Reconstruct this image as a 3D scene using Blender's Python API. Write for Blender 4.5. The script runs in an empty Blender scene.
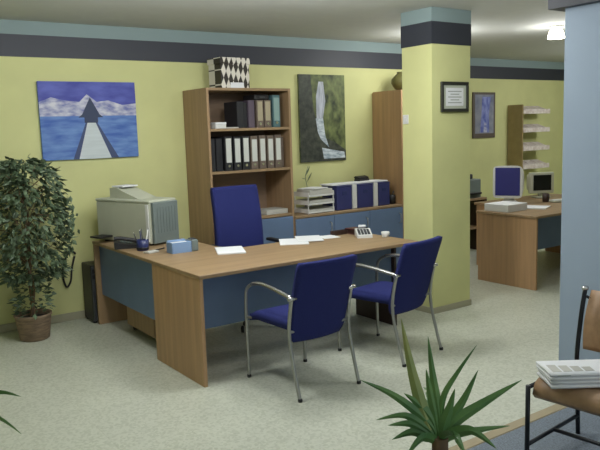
import bpy, bmesh, math, random
from mathutils import Vector, Matrix, noise
random.seed(7)
PI = math.pi
SC = bpy.context.scene
COL = SC.collection

# ------------------------------------------------------------------ camera, light, exposure
cam_data = bpy.data.cameras.new('camera')
cam_data.sensor_width = 36.0
cam_data.lens = 698.1 / 600 * 36.0
cam_data.clip_start = 0.05
cam = bpy.data.objects.new('camera', cam_data)
COL.objects.link(cam)
_r, _u, _b = Vector((0.815, -0.578, -0.031)), Vector((0.102, 0.092, 0.991)), Vector((-0.570, -0.811, 0.134))
_b.normalize(); _r = (_r - _b * _r.dot(_b)).normalized(); _u = _b.cross(_r)
cam.matrix_world = Matrix(((_r.x, _u.x, _b.x, 0), (_r.y, _u.y, _b.y, 0), (_r.z, _u.z, _b.z, 1.6315), (0, 0, 0, 1)))
SC.camera = cam

SC.view_settings.view_transform = 'Standard'
SC.view_settings.look = 'None'
SC.view_settings.gamma = 1.0
SC.view_settings.exposure = 0.0
SC.view_settings.use_curve_mapping = False

world = bpy.data.worlds.new('world')
world.use_nodes = True
world.node_tree.nodes['Background'].inputs[0].default_value = (0.75, 0.85, 1.0, 1)
world.node_tree.nodes['Background'].inputs[1].default_value = 0.6
SC.world = world

LAMP_W = 24.0          # watts of each ceiling lamp
def area_light(name, loc, target, sx, sy, power, color):
    l = bpy.data.lights.new(name, 'AREA'); l.shape = 'RECTANGLE'; l.size = sx; l.size_y = sy
    l.energy = power; l.color = color
    o = bpy.data.objects.new(name, l); COL.objects.link(o); o.location = loc
    o.rotation_euler = (Vector(target) - Vector(loc)).to_track_quat('-Z', 'Y').to_euler()
    return o
# daylight through the shop window behind the camera
area_light('daylight', (1.6, -1.9, 1.5), (2.4, 4.0, 0.9), 3.6, 2.0, 18.0, (0.86, 0.95, 1.0))

# ------------------------------------------------------------------ materials
def lin(h):
    h = h.lstrip('#'); v = [int(h[i:i+2], 16) / 255 for i in (0, 2, 4)]
    return tuple(c / 12.92 if c <= .04045 else ((c + .055) / 1.055) ** 2.4 for c in v) + (1,)
def mat(name, col, rough=.6, metal=0., var=.0, scale=(8, 8, 8), detail=3, bump=0., emit=None, emit_s=0., col2=None, spec=.5):
    m = bpy.data.materials.new(name); m.use_nodes = True
    nt = m.node_tree; b = nt.nodes['Principled BSDF']
    c = lin(col) if isinstance(col, str) else tuple(col) + (1,)
    b.inputs['Base Color'].default_value = c
    b.inputs['Roughness'].default_value = rough
    b.inputs['Metallic'].default_value = metal
    b.inputs['Specular IOR Level'].default_value = spec
    if emit:
        b.inputs['Emission Color'].default_value = lin(emit); b.inputs['Emission Strength'].default_value = emit_s
    if var > 0 or col2:
        tc = nt.nodes.new('ShaderNodeTexCoord'); mp = nt.nodes.new('ShaderNodeMapping')
        mp.inputs['Scale'].default_value = scale
        n = nt.nodes.new('ShaderNodeTexNoise'); n.inputs['Scale'].default_value = 1.0; n.inputs['Detail'].default_value = detail
        rp = nt.nodes.new('ShaderNodeValToRGB')
        rp.color_ramp.elements[0].position = .32; rp.color_ramp.elements[1].position = .68
        if col2:
            rp.color_ramp.elements[0].color = c; rp.color_ramp.elements[1].color = lin(col2)
        else:
            rp.color_ramp.elements[0].color = tuple(x * (1 - var) for x in c[:3]) + (1,)
            rp.color_ramp.elements[1].color = tuple(min(1, x * (1 + var)) for x in c[:3]) + (1,)
        nt.links.new(tc.outputs['Object'], mp.inputs[0]); nt.links.new(mp.outputs[0], n.inputs['Vector'])
        nt.links.new(n.outputs['Fac'], rp.inputs[0]); nt.links.new(rp.outputs[0], b.inputs['Base Color'])
        if bump:
            bp = nt.nodes.new('ShaderNodeBump'); bp.inputs['Strength'].default_value = bump
            bp.inputs['Distance'].default_value = .004
            nt.links.new(n.outputs['Fac'], bp.inputs['Height']); nt.links.new(bp.outputs[0], b.inputs['Normal'])
    return m

def floor_material():
    m = bpy.data.materials.new('terrazzo'); m.use_nodes = True
    nt = m.node_tree; b = nt.nodes['Principled BSDF']; N = nt.nodes.new; L = nt.links.new
    tc = N('ShaderNodeTexCoord')
    v = N('ShaderNodeTexVoronoi'); v.inputs['Scale'].default_value = 70
    L(tc.outputs['Object'], v.inputs['Vector'])
    bw = N('ShaderNodeRGBToBW'); L(v.outputs['Color'], bw.inputs[0])
    rp = N('ShaderNodeValToRGB'); rp.color_ramp.elements[0].color = lin('#bcc0ae'); rp.color_ramp.elements[0].position = .25
    rp.color_ramp.elements[1].color = lin('#cdd0c0'); rp.color_ramp.elements[1].position = .6
    L(bw.outputs[0], rp.inputs[0])
    n = N('ShaderNodeTexNoise'); n.inputs['Scale'].default_value = 2.2; n.inputs['Detail'].default_value = 5
    L(tc.outputs['Object'], n.inputs['Vector'])
    mx = N('ShaderNodeMix'); mx.data_type = 'RGBA'; mx.blend_type = 'MULTIPLY'; mx.inputs[0].default_value = .12
    L(rp.outputs[0], mx.inputs[6]); L(n.outputs['Fac'], mx.inputs[7])
    # fine joints of 40 cm tiles
    br = N('ShaderNodeTexBrick'); br.offset = 0; br.inputs['Scale'].default_value = 1; br.inputs['Brick Width'].default_value = .4
    br.inputs['Row Height'].default_value = .4; br.inputs['Mortar Size'].default_value = .0018
    br.inputs['Color1'].default_value = (1, 1, 1, 1); br.inputs['Color2'].default_value = (.97, .97, .97, 1); br.inputs['Mortar'].default_value = (.86, .86, .84, 1)
    L(tc.outputs['Object'], br.inputs['Vector'])
    m2 = N('ShaderNodeMix'); m2.data_type = 'RGBA'; m2.blend_type = 'MULTIPLY'; m2.inputs[0].default_value = 1
    L(mx.outputs[2], m2.inputs[6]); L(br.outputs['Color'], m2.inputs[7])
    L(m2.outputs[2], b.inputs['Base Color'])
    b.inputs['Roughness'].default_value = .42
    return m

def lattice_material():
    m = bpy.data.materials.new('lattice_paper'); m.use_nodes = True
    nt = m.node_tree; b = nt.nodes['Principled BSDF']; N = nt.nodes.new; L = nt.links.new
    tc = N('ShaderNodeTexCoord'); mp = N('ShaderNodeMapping')
    mp.inputs['Rotation'].default_value = (0, .70, 0); mp.inputs['Scale'].default_value = (1, .02, .4)
    ck = N('ShaderNodeTexChecker'); ck.inputs['Scale'].default_value = 26
    ck.inputs['Color1'].default_value = lin('#2e2822'); ck.inputs['Color2'].default_value = lin('#d9d4c8')
    L(tc.outputs['Object'], mp.inputs[0]); L(mp.outputs[0], ck.inputs['Vector']); L(ck.outputs['Color'], b.inputs['Base Color'])
    b.inputs['Roughness'].default_value = .5
    return m

M = dict(
    floor=floor_material(),
    yellow=mat('yellow_paint', '#cfd094', .75, var=.04, scale=(3, 3, 3)),
    band=mat('navy_band', '#33363f', .55),
    cove=mat('pale_blue_paint', '#849696', .7),
    ceiling=mat('ceiling_paint', '#c0c2bc', .8, var=.02),
    bluewall=mat('grey_blue_paint', '#98a8ba', .7, var=.03, scale=(2, 2, 2)),
    base=mat('skirting', '#a8a48c', .5),
    wood=mat('beech_veneer', '#957c5c', .5, var=.13, scale=(1.2, 22, 22), detail=4),
    woodv=mat('beech_veneer_upright', '#ae8b66', .5, var=.13, scale=(22, 22, 1.2), detail=4),
    woodd=mat('brown_veneer', '#9d8160', .55, var=.14, scale=(22, 22, 1.2), detail=4),
    woodi=mat('shelf_interior', '#86705a', .6, var=.1, scale=(2, 20, 20)),
    panel=mat('blue_panel', '#63799a', .5, var=.05, scale=(5, 5, 5)),
    navy=mat('navy_fabric', '#282e64', .9, var=.16, scale=(260, 260, 260), bump=.3, spec=.2),
    metal=mat('grey_metal', '#a2a39f', .35, metal=.75),
    chrome=mat('bright_metal', '#c8c8c8', .25, metal=.9),
    black=mat('black_plastic', '#1b1b1e', .45),
    blackm=mat('black_metal', '#1d2026', .4, metal=.4),
    dark=mat('dark_grey_plastic', '#3a3c40', .5),
    beige=mat('beige_plastic', '#b9bca9', .5, var=.03),
    greyp=mat('grey_plastic', '#6c7775', .5, var=.04),
    white=mat('white_plastic', '#d6d7d4', .45),
    paper=mat('white_paper', '#e2e4e6', .8),
    paperg=mat('grey_paper', '#b9b8b0', .85, var=.12, scale=(4, 4, 90)),
    binder_b=mat('black_binder', '#202126', .5),
    binder_g=mat('brown_grey_binder', '#6a5d52', .55, var=.15, scale=(40, 40, 40)),
    binder_m=mat('mauve_binder', '#5a4f5c', .55),
    binder_t=mat('teal_binder', '#4c6b70', .55),
    label=mat('binder_label', '#c9ccc6', .7),
    labelb=mat('beige_label', '#a89e84', .7),
    labelt=mat('teal_label', '#86a09c', .7),
    navyp=mat('navy_plastic', '#2f3468', .5),
    navyd=mat('dark_navy_plastic', '#232c5c', .4),
    paleblue=mat('pale_blue_card', '#7f9bc0', .5),
    red=mat('dark_red_leather', '#4b1d22', .45),
    brown=mat('dark_brown_leather', '#35241f', .45),
    olive=mat('olive_ceramic', '#5d5a30', .5, var=.2, scale=(18, 18, 18)),
    leaf=mat('ficus_leaf', '#3b4d36', .5, col2='#6a7d60', scale=(9, 9, 9)),
    bark=mat('bark', '#6a5640', .9, var=.25, scale=(30, 30, 6)),
    basket=mat('basket_weave', '#84705c', .85, var=.3, scale=(14, 14, 70), bump=.6),
    soil=mat('soil', '#2c231c', .95, var=.3, scale=(40, 40, 40)),
    yucca=mat('yucca_leaf', '#3f6b3c', .42, col2='#6c9150', scale=(5, 5, 5)),
    yuccaold=mat('yucca_pale_leaf', '#7f9254', .45, col2='#a3a462', scale=(4, 4, 4)),
    terracotta=mat('terracotta', '#8a5a42', .8, var=.1),
    ply=mat('plywood', '#96785a', .45, var=.14, scale=(3, 26, 26), detail=4),
    mat=mat('grey_carpet', '#78818a', .95, var=.25, scale=(120, 120, 120), bump=.5),
    matedge=mat('tan_edge', '#a39678', .6),
    glassy=mat('dark_screen', '#14181c', .15),
    bluescreen=mat('blue_screen', '#2b2c66', .3, emit='#2b2b70', emit_s=.15),
    lampglass=mat('lamp_glass', '#ffffff', .4, emit='#fff3d8', emit_s=9.0),
    lattice=lattice_material(),
    sky=mat('painted_sky', '#3a4098', .6, col2='#5a63b8', scale=(5, 5, 14)),
    cloud=mat('painted_cloud', '#6d74ac', .6, col2='#d2d2da', scale=(12, 5, 26)),
    sea=mat('painted_sea', '#3a5fae', .6, col2='#6f93c9', scale=(5, 5, 22)),
    pier=mat('painted_pier', '#c6cfd2', .6, var=.06, scale=(3, 3, 60)),
    pierd=mat('painted_rail', '#3d4a70', .6),
    hut=mat('painted_hut', '#2f3a58', .6),
    forest=mat('painted_forest', '#28331f', .6, col2='#75804c', scale=(14, 14, 10), detail=6),
    rock=mat('painted_rock', '#252a26', .6, col2='#4b5044', scale=(20, 20, 20), detail=6),
    fall=mat('painted_fall', '#8f96a2', .6, col2='#c9cdd6', scale=(40, 40, 6)),
    foam=mat('painted_stream', '#7c8f9e', .6, col2='#d3dce2', scale=(14, 14, 40)),
    violet=mat('painted_tower', '#4a58a8', .6, col2='#8f98cf', scale=(20, 20, 9)),
    dusk=mat('painted_dusk', '#6f7488', .6, col2='#9496a0', scale=(8, 8, 8)),
    pframe=mat('brown_grey_frame', '#5b5048', .5),
    bframe=mat('black_frame', '#33342f', .4),
    mount=mat('grey_mount', '#b9bfae', .8),
    textline=mat('print_ink', '#8f968c', .8),
    leaflet=mat('leaflet_paper', '#cbbcb4', .7, col2='#e4dcd6', scale=(20, 20, 20)),
    rackwood=mat('rack_board', '#9a875c', .6, var=.1),
    rackshelf=mat('rack_shelf', '#94877a', .6),
    vase_leaf=mat('sprig_leaf', '#7f8f78', .6),
    cloth=mat('dark_cloth', '#33343a', .9),
)

# ------------------------------------------------------------------ mesh helpers
class MB:
    def __init__(self): self.bm = bmesh.new()
    def box(self, x0, x1, y0, y1, z0, z1, bev=.003, seg=1, mtx=None):
        r = bmesh.ops.create_cube(self.bm, size=1.0)
        vs = r['verts']
        for v in vs:
            v.co = Vector(((x0 + x1) / 2 + v.co.x * (x1 - x0), (y0 + y1) / 2 + v.co.y * (y1 - y0), (z0 + z1) / 2 + v.co.z * (z1 - z0)))
        es = list({e for v in vs for e in v.link_edges})
        if bev:
            bev = min(bev, (x1 - x0) * .45, (y1 - y0) * .45, (z1 - z0) * .45)
            r2 = bmesh.ops.bevel(self.bm, geom=es, offset=bev, segments=seg, affect='EDGES', profile=.5)
            vs = list({v for f in r2['faces'] for v in f.verts})
            seen = set(vs); st = list(vs)
            while st:
                v = st.pop()
                for e in v.link_edges:
                    w = e.other_vert(v)
                    if w not in seen: seen.add(w); st.append(w)
            vs = list(seen)
        if mtx is not None:
            for v in vs: v.co = mtx @ v.co
        return self
    def tube(self, pts, r, n=10, rr=None, cap=True):
        pts = [Vector(p) for p in pts]; rings = []
        up = None
        for i, p in enumerate(pts):
            t = (pts[min(i + 1, len(pts) - 1)] - pts[max(i - 1, 0)]).normalized()
            if up is None:
                up = Vector((0, 0, 1)) if abs(t.z) < .9 else Vector((1, 0, 0))
            a = (up - t * up.dot(t)).normalized(); b = t.cross(a); up = a
            q = rr[i] if rr else r
            rings.append([self.bm.verts.new(p + (a * math.cos(2 * PI * k / n) + b * math.sin(2 * PI * k / n)) * q) for k in range(n)])
        for i in range(len(rings) - 1):
            for k in range(n):
                f = self.bm.faces.new((rings[i][k], rings[i][(k + 1) % n], rings[i + 1][(k + 1) % n], rings[i + 1][k])); f.smooth = True
        if cap:
            self.bm.faces.new(list(reversed(rings[0]))); self.bm.faces.new(rings[-1])
        return self
    def lathe(self, prof, n=24, c=(0, 0, 0), smooth=True):
        rings = []
        for r, z in prof:
            rings.append([self.bm.verts.new((c[0] + max(r, 1e-4) * math.cos(2 * PI * k / n), c[1] + max(r, 1e-4) * math.sin(2 * PI * k / n), c[2] + z)) for k in range(n)])
        for i in range(len(rings) - 1):
            for k in range(n):
                f = self.bm.faces.new((rings[i][k], rings[i][(k + 1) % n], rings[i + 1][(k + 1) % n], rings[i + 1][k])); f.smooth = smooth
        self.bm.faces.new(list(reversed(rings[0]))); self.bm.faces.new(rings[-1])
        return self
    def prism(self, poly, d0, d1, axis='y'):
        # poly of (a, b) swept along axis from d0 to d1
        def P(a, b, d):
            return {'y': (a, d, b), 'x': (d, a, b), 'z': (a, b, d)}[axis]
        v0 = [self.bm.verts.new(P(a, b, d0)) for a, b in poly]; v1 = [self.bm.verts.new(P(a, b, d1)) for a, b in poly]
        n = len(poly)
        self.bm.faces.new(v0); self.bm.faces.new(list(reversed(v1)))
        for i in range(n):
            self.bm.faces.new((v0[i], v1[i], v1[(i + 1) % n], v0[(i + 1) % n]))
        return self
    def sheet(self, fn, nu, nv, th):
        # thick curved panel: fn(s, t) -> (point, normal)
        A = [[None] * (nv + 1) for _ in range(nu + 1)]; B = [[None] * (nv + 1) for _ in range(nu + 1)]
        for i in range(nu + 1):
            for j in range(nv + 1):
                p, nn = fn(i / nu, j / nv)
                A[i][j] = self.bm.verts.new(Vector(p) + Vector(nn) * th / 2); B[i][j] = self.bm.verts.new(Vector(p) - Vector(nn) * th / 2)
        def q(a, b, c, d):
            f = self.bm.faces.new((a, b, c, d)); f.smooth = True
        for i in range(nu):
            for j in range(nv):
                q(A[i][j], A[i + 1][j], A[i + 1][j + 1], A[i][j + 1]); q(B[i][j], B[i][j + 1], B[i + 1][j + 1], B[i + 1][j])
        for i in range(nu):
            q(A[i][0], B[i][0], B[i + 1][0], A[i + 1][0]); q(A[i][nv], A[i + 1][nv], B[i + 1][nv], B[i][nv])
        for j in range(nv):
            q(A[0][j], A[0][j + 1], B[0][j + 1], B[0][j]); q(A[nu][j], B[nu][j], B[nu][j + 1], A[nu][j + 1])
        return self
    def build(self, name, m, parent=None, loc=None, rz=None, smooth=False):
        bmesh.ops.recalc_face_normals(self.bm, faces=self.bm.faces)
        me = bpy.data.meshes.new(name)
        if smooth:
            for f in self.bm.faces: f.smooth = True
        self.bm.to_mesh(me); self.bm.free()
        me.materials.append(m)
        o = bpy.data.objects.new(name, me); COL.objects.link(o)
        if parent is not None: o.parent = parent
        if loc is not None: o.location = loc
        if rz is not None: o.rotation_euler = (0, 0, rz)
        return o
def tag(o, label, cat, group=None):
    o['label'] = label; o['category'] = cat
    if group: o['group'] = group
    return o
def thing(name, label, cat, loc=(0, 0, 0), rz=0., group=None):
    o = bpy.data.objects.new(name, None); o.empty_display_size = .1; COL.objects.link(o)
    o.location = loc; o.rotation_euler = (0, 0, rz)
    return tag(o, label, cat, group)
def struct(name, mb, m):
    o = mb.build(name, m); o['kind'] = 'structure'; return o
def sub(o, name, mb, m):
    c = mb.build(name, m, o); c['kind'] = 'structure'; return c
def copy_tree(o, parent=None):
    c = o.copy(); COL.objects.link(c)
    if parent is not None: c.parent = parent
    for ch in list(o.children): copy_tree(ch, c)
    return c
def bx(*a, **k): return MB().box(*a, **k)

# ------------------------------------------------------------------ the room
ZB, ZT, ZC = 2.317, 2.50, 2.615
VB, VB2 = 6.232, 7.10
struct('floor', bx(-2.0, 12.0, -2.0, 7.3, -.10, 0, bev=0), M['floor'])
ceil = struct('ceiling', bx(-2.0, 12.0, -2.0, 7.3, ZC, ZC + .1, bev=0), M['ceiling'])
def wall(name, x0, x1, y0, y1, face, zt=ZC, m='yellow'):
    """a wall with its navy band and pale upper strip standing 6 mm proud on the room side"""
    w = struct(name, bx(x0, x1, y0, y1, 0, zt, bev=0), M[m])
    e = .006
    fx0, fx1, fy0, fy1 = x0, x1, y0, y1
    if '-y' in face: fy0 -= e
    if '+y' in face: fy1 += e
    if '-x' in face: fx0 -= e
    if '+x' in face: fx1 += e
    sub(w, 'painted_band', bx(fx0, fx1, fy0, fy1, ZB, ZT, bev=0), M['band'])
    sub(w, 'upper_strip', bx(fx0 + .001, fx1 - .001, fy0 + .001, fy1 - .001, ZT, ZC - .001, bev=0), M['cove'])
    return w
wall('wall_back', -2.0, 6.45, VB, VB + .15, '-y')
wall('wall_alcove', 6.30, 6.45, VB + .15, VB2, '+x')
wall('wall_back_right', 6.30, 12.0, VB2, VB2 + .15, '-y')
wall('wall_left', -2.15, -2.0, -2.0, VB, '+x')
wall('wall_far_right', 12.0, 12.15, -2.0, VB2, '-x')
pil = wall('wall_pillar', 4.365, 4.841, 4.222, 4.578, '-x+x-y+y')
# shop front behind the camera: a wall with a wide window opening
wf = MB(); wf.box(-2.0, 12.0, -2.15, -2.0, 0, .45, bev=0); wf.box(-2.0, 12.0, -2.15, -2.0, 2.5, ZC, bev=0)
wf.box(-2.0, -.6, -2.15, -2.0, .45, 2.5, bev=0); wf.box(3.8, 12.0, -2.15, -2.0, .45, 2.5, bev=0)
struct('wall_front', wf, M['yellow'])
wn = MB()
for a in (-.6, 1.575, 3.75): wn.box(a, a + .05, -2.1, -2.04, .45, 2.5, bev=.004)
wn.box(-.6, 3.8, -2.1, -2.04, .45, .5, bev=.004); wn.box(-.6, 3.8, -2.1, -2.04, 2.45, 2.5, bev=.004)
struct('window_1', wn, M['metal'])
# grey-blue partition on the right, its navy header standing a little proud of the end
w = struct('wall_right', bx(3.702, 3.84, -1.98, 2.515, 0, ZC, bev=0), M['bluewall'])
sub(w, 'painted_band', bx(3.640, 3.85, -1.98, 2.59, ZB - .03, ZT, bev=0), M['band'])
struct('baseboard_back', bx(-2.0, 3.03, VB - .012, VB, 0, .07, bev=.003), M['base'])
struct('baseboard_back_right', bx(6.46, 12.0, VB2 - .012, VB2, 0, .07, bev=.003), M['base'])
b = MB(); b.box(4.353, 4.853, 4.210, 4.222, 0, .055, bev=.003); b.box(4.841, 4.853, 4.222, 4.59, 0, .055, bev=.003)
b.box(4.353, 4.365, 4.222, 4.59, 0, .055, bev=.003)
struct('baseboard_pillar', b, M['base'])
# carpeted waiting area with a tan edge strip
struct('trim_1', bx(.7, 3.70, 2.265, 2.335, 0, .014, bev=.004), M['matedge'])
struct('trim_2', bx(.7, 3.70, -1.0, 2.265, 0, .010, bev=0), M['mat'])

# ------------------------------------------------------------------ ceiling lamps, one seen and the rest added
def ceiling_lamp(x, y, label, group=None):
    t = thing('ceiling_lamp', label, 'ceiling lamp', (x, y, ZC), 0, group)
    MB().lathe([(.07, -.001), (.075, -.012), (.06, -.02)]).build('mounting_ring', M['white'], t)
    MB().lathe([(.085, -.128), (.082, -.10), (.07, -.06), (.05, -.03), (.04, -.02)]).build('glass_dome', M['lampglass'], t)
    return t
def bulb(x, y, z, p, size=.22, col=(.965, .985, 1.0)):
    l = bpy.data.lights.new('lamp_or_fill_light', 'POINT'); l.energy = p; l.shadow_soft_size = size; l.color = col
    o = bpy.data.objects.new('lamp_or_fill_light', l); COL.objects.link(o); o.location = (x, y, z); return o
ceiling_lamp(6.43, 4.47, 'lit dome lamp on the ceiling beside the top of the grey-blue wall')
LAMPS = [(6.43, 4.47, .6), (2.75, 3.72, 2.2), (5.55, 5.30, 1.1), (3.75, 3.05, 1.4), (1.65, 3.95, 2.4), (2.2, 1.1, .45), (9.2, 4.9, 2.6)]  # first is the seen lamp; the rest are unseen, added for wall wash and fill
for i, (x, y, k) in enumerate(LAMPS):
    bulb(x, y, ZC - .20, LAMP_W * k)
    if i: sub(ceil, 'added_lamp_dome', MB().lathe([(.085, -.128), (.082, -.10), (.07, -.06), (.05, -.03), (.04, -.001)], 24, (x, y, ZC)), M['lampglass'])  # glowing domes dress the added lights out of view

# ------------------------------------------------------------------ wall pictures
def pic_poly(mb_polys, parent, w, h):
    """flat painted areas, each a few tenths of a millimetre further out so they do not fight"""
    for i, (name, poly, m) in enumerate(mb_polys):
        mb = MB(); d = -.0262 - .0006 * i
        mb.prism([(x * w, z * h) for x, z in poly], d, d + .0005, 'y')
        mb.build(name, M[m], parent)
t = thing('canvas_picture', 'blue canvas picture of a pier running out to a hut, on yellow wall', 'picture', (1.680, VB - .002, 1.440))
w_, h_ = .87, .677
bx(0, w_, -.026, 0, 0, h_, bev=.003).build('canvas', M['sea'], t)
pic_poly([('painted_sky', [(0, .62), (1, .62), (1, 1), (0, 1)], 'sky'),
          ('painted_clouds', [(0, .56), (1, .56), (1, .72), (.85, .70), (.7, .76), (.58, .74), (.48, .84), (.40, .74), (.25, .76), (.12, .80), (0, .74)], 'cloud'),
          ('painted_rail', [(.30, 0), (.78, 0), (.56, .50), (.46, .50)], 'pierd'),
          ('painted_deck', [(.36, 0), (.70, 0), (.545, .50), (.475, .50)], 'pier'),
          ('painted_hut', [(.38, .54), (.64, .54), (.60, .58), (.51, .80), (.42, .58)], 'hut'),
          ('painted_hut', [(.44, .47), (.58, .47), (.58, .55), (.44, .55)], 'hut')], t, w_, h_)
t = thing('framed_poster', 'tall dark green poster of a white waterfall, right of the bookcase', 'picture', (4.400, VB - .002, 1.285))
w_, h_ = .63, .945
bx(0, w_, -.026, 0, 0, h_, bev=.003).build('board', M['forest'], t)
pic_poly([('painted_rocks', [(0, 0), (1, 0), (1, .12), (.75, .22), (.45, .3), (.3, .6), (.25, 1), (0, 1)], 'rock'),
          ('painted_waterfall', [(.36, .50), (.50, .50), (.56, .70), (.52, .92), (.42, .92), (.36, .75)], 'fall'),
          ('painted_spray', [(.34, .50), (.50, .50), (.54, .30), (.62, .16), (.44, .26), (.38, .34)], 'foam'),
          ('painted_stream', [(.46, .16), (.62, .14), (.96, .10), (.98, .03), (.5, .03)], 'foam')], t, w_, h_)
t = thing('framed_picture', 'narrow framed picture of a blue and violet tower, on wall right of pillar', 'picture', (8.18, VB2 - .002, 1.435))
w_, h_ = .50, .68
bx(0, w_, -.024, 0, 0, h_, bev=.003).build('frame', M['pframe'], t)
pic_poly([('painted_dusk', [(.08, .1), (.92, .1), (.92, .95), (.08, .95)], 'dusk'),
          ('painted_tower', [(.30, .12), (.72, .12), (.70, .5), (.78, .9), (.40, .9), (.36, .5)], 'violet'),
          ('painted_light', [(.46, .12), (.60, .12), (.58, .34), (.48, .34)], 'cloud')], t, w_, h_)
t = thing('framed_certificate', 'small framed certificate with black frame hung on the yellow pillar', 'certificate', (4.462, 4.220, 1.750))
w_, h_ = .338, .256
f = MB()
f.box(0, w_, -.022, 0, 0, .028, bev=.003); f.box(0, w_, -.022, 0, h_ - .028, h_, bev=.003)
f.box(0, .028, -.022, 0, .028, h_ - .028, bev=.003); f.box(w_ - .028, w_, -.022, 0, .028, h_ - .028, bev=.003)
f.build('frame', M['bframe'], t)
bx(.028, w_ - .028, -.010, -.001, .028, h_ - .028, bev=0).build('mount', M['mount'], t)
p = bx(.060, w_ - .060, -.0115, -.0101, .052, h_ - .052, bev=0).build('certificate_sheet', M['paper'], t)
for k in range(5):
    z = h_ - .085 - k * .024; q = .03 if k % 2 else .0
    bx(.085 + q, w_ - .085 - q, -.0122, -.0116, z, z + .007, bev=0).build('text_line', M['textline'], p)
t = thing('light_switch', 'small white light switch on the shaded left face of the pillar', 'switch', (4.3648, 4.535, 1.66), 0)
bx(-.008, 0, -.035, .035, 0, .08, bev=.003).build('plate', M['white'], t)
bx(-.012, -.008, -.018, .018, .02, .06, bev=.002).build('rocker', M['white'], t)

# ------------------------------------------------------------------ bookcase and what it holds
t = thing('bookcase', 'tall wooden bookcase with open shelves and blue lower doors, against yellow wall', 'bookcase', (3.041, 5.743, 0))
W, D, H = .93, .482, 2.045; TH = .025
bx(0, TH, 0, D, 0, H, bev=.002).build('side_panel', M['woodd'], t)
bx(W - TH, W, 0, D, 0, H, bev=.002).build('side_panel', M['woodd'], t)
bx(TH, W - TH, 0, D, H - TH, H, bev=.002).build('top_panel', M['wood'], t)
bx(TH, W - TH, D - .012, D, .06, H - TH, bev=0).build('back_panel', M['woodi'], t)
for z in (.79, 1.25, 1.647):
    bx(TH, W - TH, .004, D - .013, z, z + TH, bev=.002).build('shelf', M['wood'], t)
bx(TH, W - TH, .03, .05, 0, .06, bev=0).build('plinth', M['woodd'], t)
for k in range(2):
    x = TH + .002 + k * (W / 2 - TH)
    d = bx(x, x + W / 2 - TH - .004, -.018, .002, .065, .785, bev=.003).build('door', M['panel'], t)
    hx = x + (W / 2 - TH - .05 if k == 0 else .04)
    MB().tube([(hx, -.019, .58), (hx, -.045, .59), (hx, -.045, .68), (hx, -.019, .69)], .005, 8).build('handle', M['metal'], d)
def binder(name, label, cx, w, h, d, cover, lab, y=5.765, z=1.2755, group='binders in the bookcase', rz=0, labtop=.82, labbot=.3):
    t = thing(name, label, 'binder', (cx, y, z), rz, group)
    c = MB(); c.box(-w / 2, w / 2, .004, .008, 0, h, bev=.001)
    c.box(-w / 2, -w / 2 + .003, .008, d, 0, h, bev=.001); c.box(w / 2 - .003, w / 2, .008, d, 0, h, bev=.001)
    c.box(-w / 2 + .002, w / 2 - .002, 0, .005, .004, h - .004, bev=.002)
    c.build('cover', M[cover], t)
    bx(-w / 2 + .006, w / 2 - .006, .02, d - .012, .008, h - .02, bev=.002).build('paper_block', M['paperg'], t)
    if lab:
        bx(-w * .36, w * .36, -.0012, .0005, h * labbot, h * labtop, bev=0).build('spine_label', M[lab], t)
        MB().tube([(0, -.002 + .0, h * .14), (0, .0015, h * .14)], .013, 14).build('finger_ring', M['chrome'], t)
    return t
ORD = ['first', 'second', 'third', 'fourth', 'fifth', 'sixth', 'seventh', 'eighth', 'ninth']
binder('plain_binder', 'unlabelled black binder in the dark left corner of the middle shelf', 3.105, .066, .305, .28, 'binder_b', None, y=5.80)
binder('plain_binder', 'unlabelled black binder just left of the white-labelled ones, middle shelf', 3.178, .066, .305, .28, 'binder_b', None, y=5.795)
bxs = [3.262, 3.358, 3.452, 3.546, 3.640, 3.732, 3.822]
for i, cx in enumerate(bxs):
    black = i < 3
    binder('lever_arch_binder', f'{"black" if black else "brown-grey"} binder with white spine label, {ORD[i]} of seven on the middle shelf',
           cx, .078 if i < 4 else .074, .322 - .004 * (i % 2), .285, 'binder_b' if black else 'binder_g', 'label',
           labtop=.94 if black else .9, labbot=.24)
binder('slim_binder', 'slim unlabelled brown binder at the right end of the middle shelf', 3.888, .04, .30, .28, 'binder_g', None, y=5.80)
Z2 = 1.6725
binder('plain_binder', 'black binder standing left of the mauve one on the top shelf', 3.420, .07, .25, .25, 'binder_b', None, z=Z2, y=5.79)
binder('slim_binder', 'slim black binder between a black and a mauve binder on the top shelf', 3.478, .04, .24, .25, 'binder_b', None, z=Z2, y=5.80)
binder('plain_binder', 'mauve binder in the middle of the top shelf', 3.545, .068, .262, .25, 'binder_m', None, z=Z2, y=5.79)
binder('labelled_binder', 'brown binder with beige spine label, left one of two, top shelf', 3.632, .076, .262, .25, 'binder_g', 'labelb', z=Z2, labtop=.95, labbot=.25, y=5.775)
binder('labelled_binder', 'brown binder with beige spine label, next to the teal one, top shelf', 3.720, .076, .262, .25, 'binder_g', 'labelb', z=Z2, labtop=.95, labbot=.25, y=5.775)
binder('labelled_binder', 'teal binder at the right end of the top shelf', 3.822, .085, .31, .25, 'binder_t', 'labelt', z=Z2, labtop=.92, labbot=.2, y=5.775)
t = thing('document_case', 'flat black case lying on top of the two beige-labelled binders', 'case', (3.667, 5.79, Z2 + .2635))
bx(-.082, .082, 0, .22, 0, .052, bev=.008).build('body', M['black'], t)
bx(-.03, .03, -.006, .001, .018, .034, bev=.003).build('handle', M['dark'], t)
t = thing('card_box', 'small white card box at the left end of the top shelf', 'box', (3.192, 5.80, Z2), .05)
bx(-.058, .058, -.03, .06, 0, .038, bev=.003).build('body', M['white'], t)
bx(-.0595, .0595, -.032, .062, .0382, .058, bev=.003).build('lid', M['paper'], t)
t = tag(bx(-.075, .075, -.10, .10, 0, .012, bev=.001).build('paper_stack', M['paperg'], None, (3.308, 5.88, Z2), .1), 'thin stack of grey papers lying on the top shelf beside the white card box', 'papers')
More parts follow.
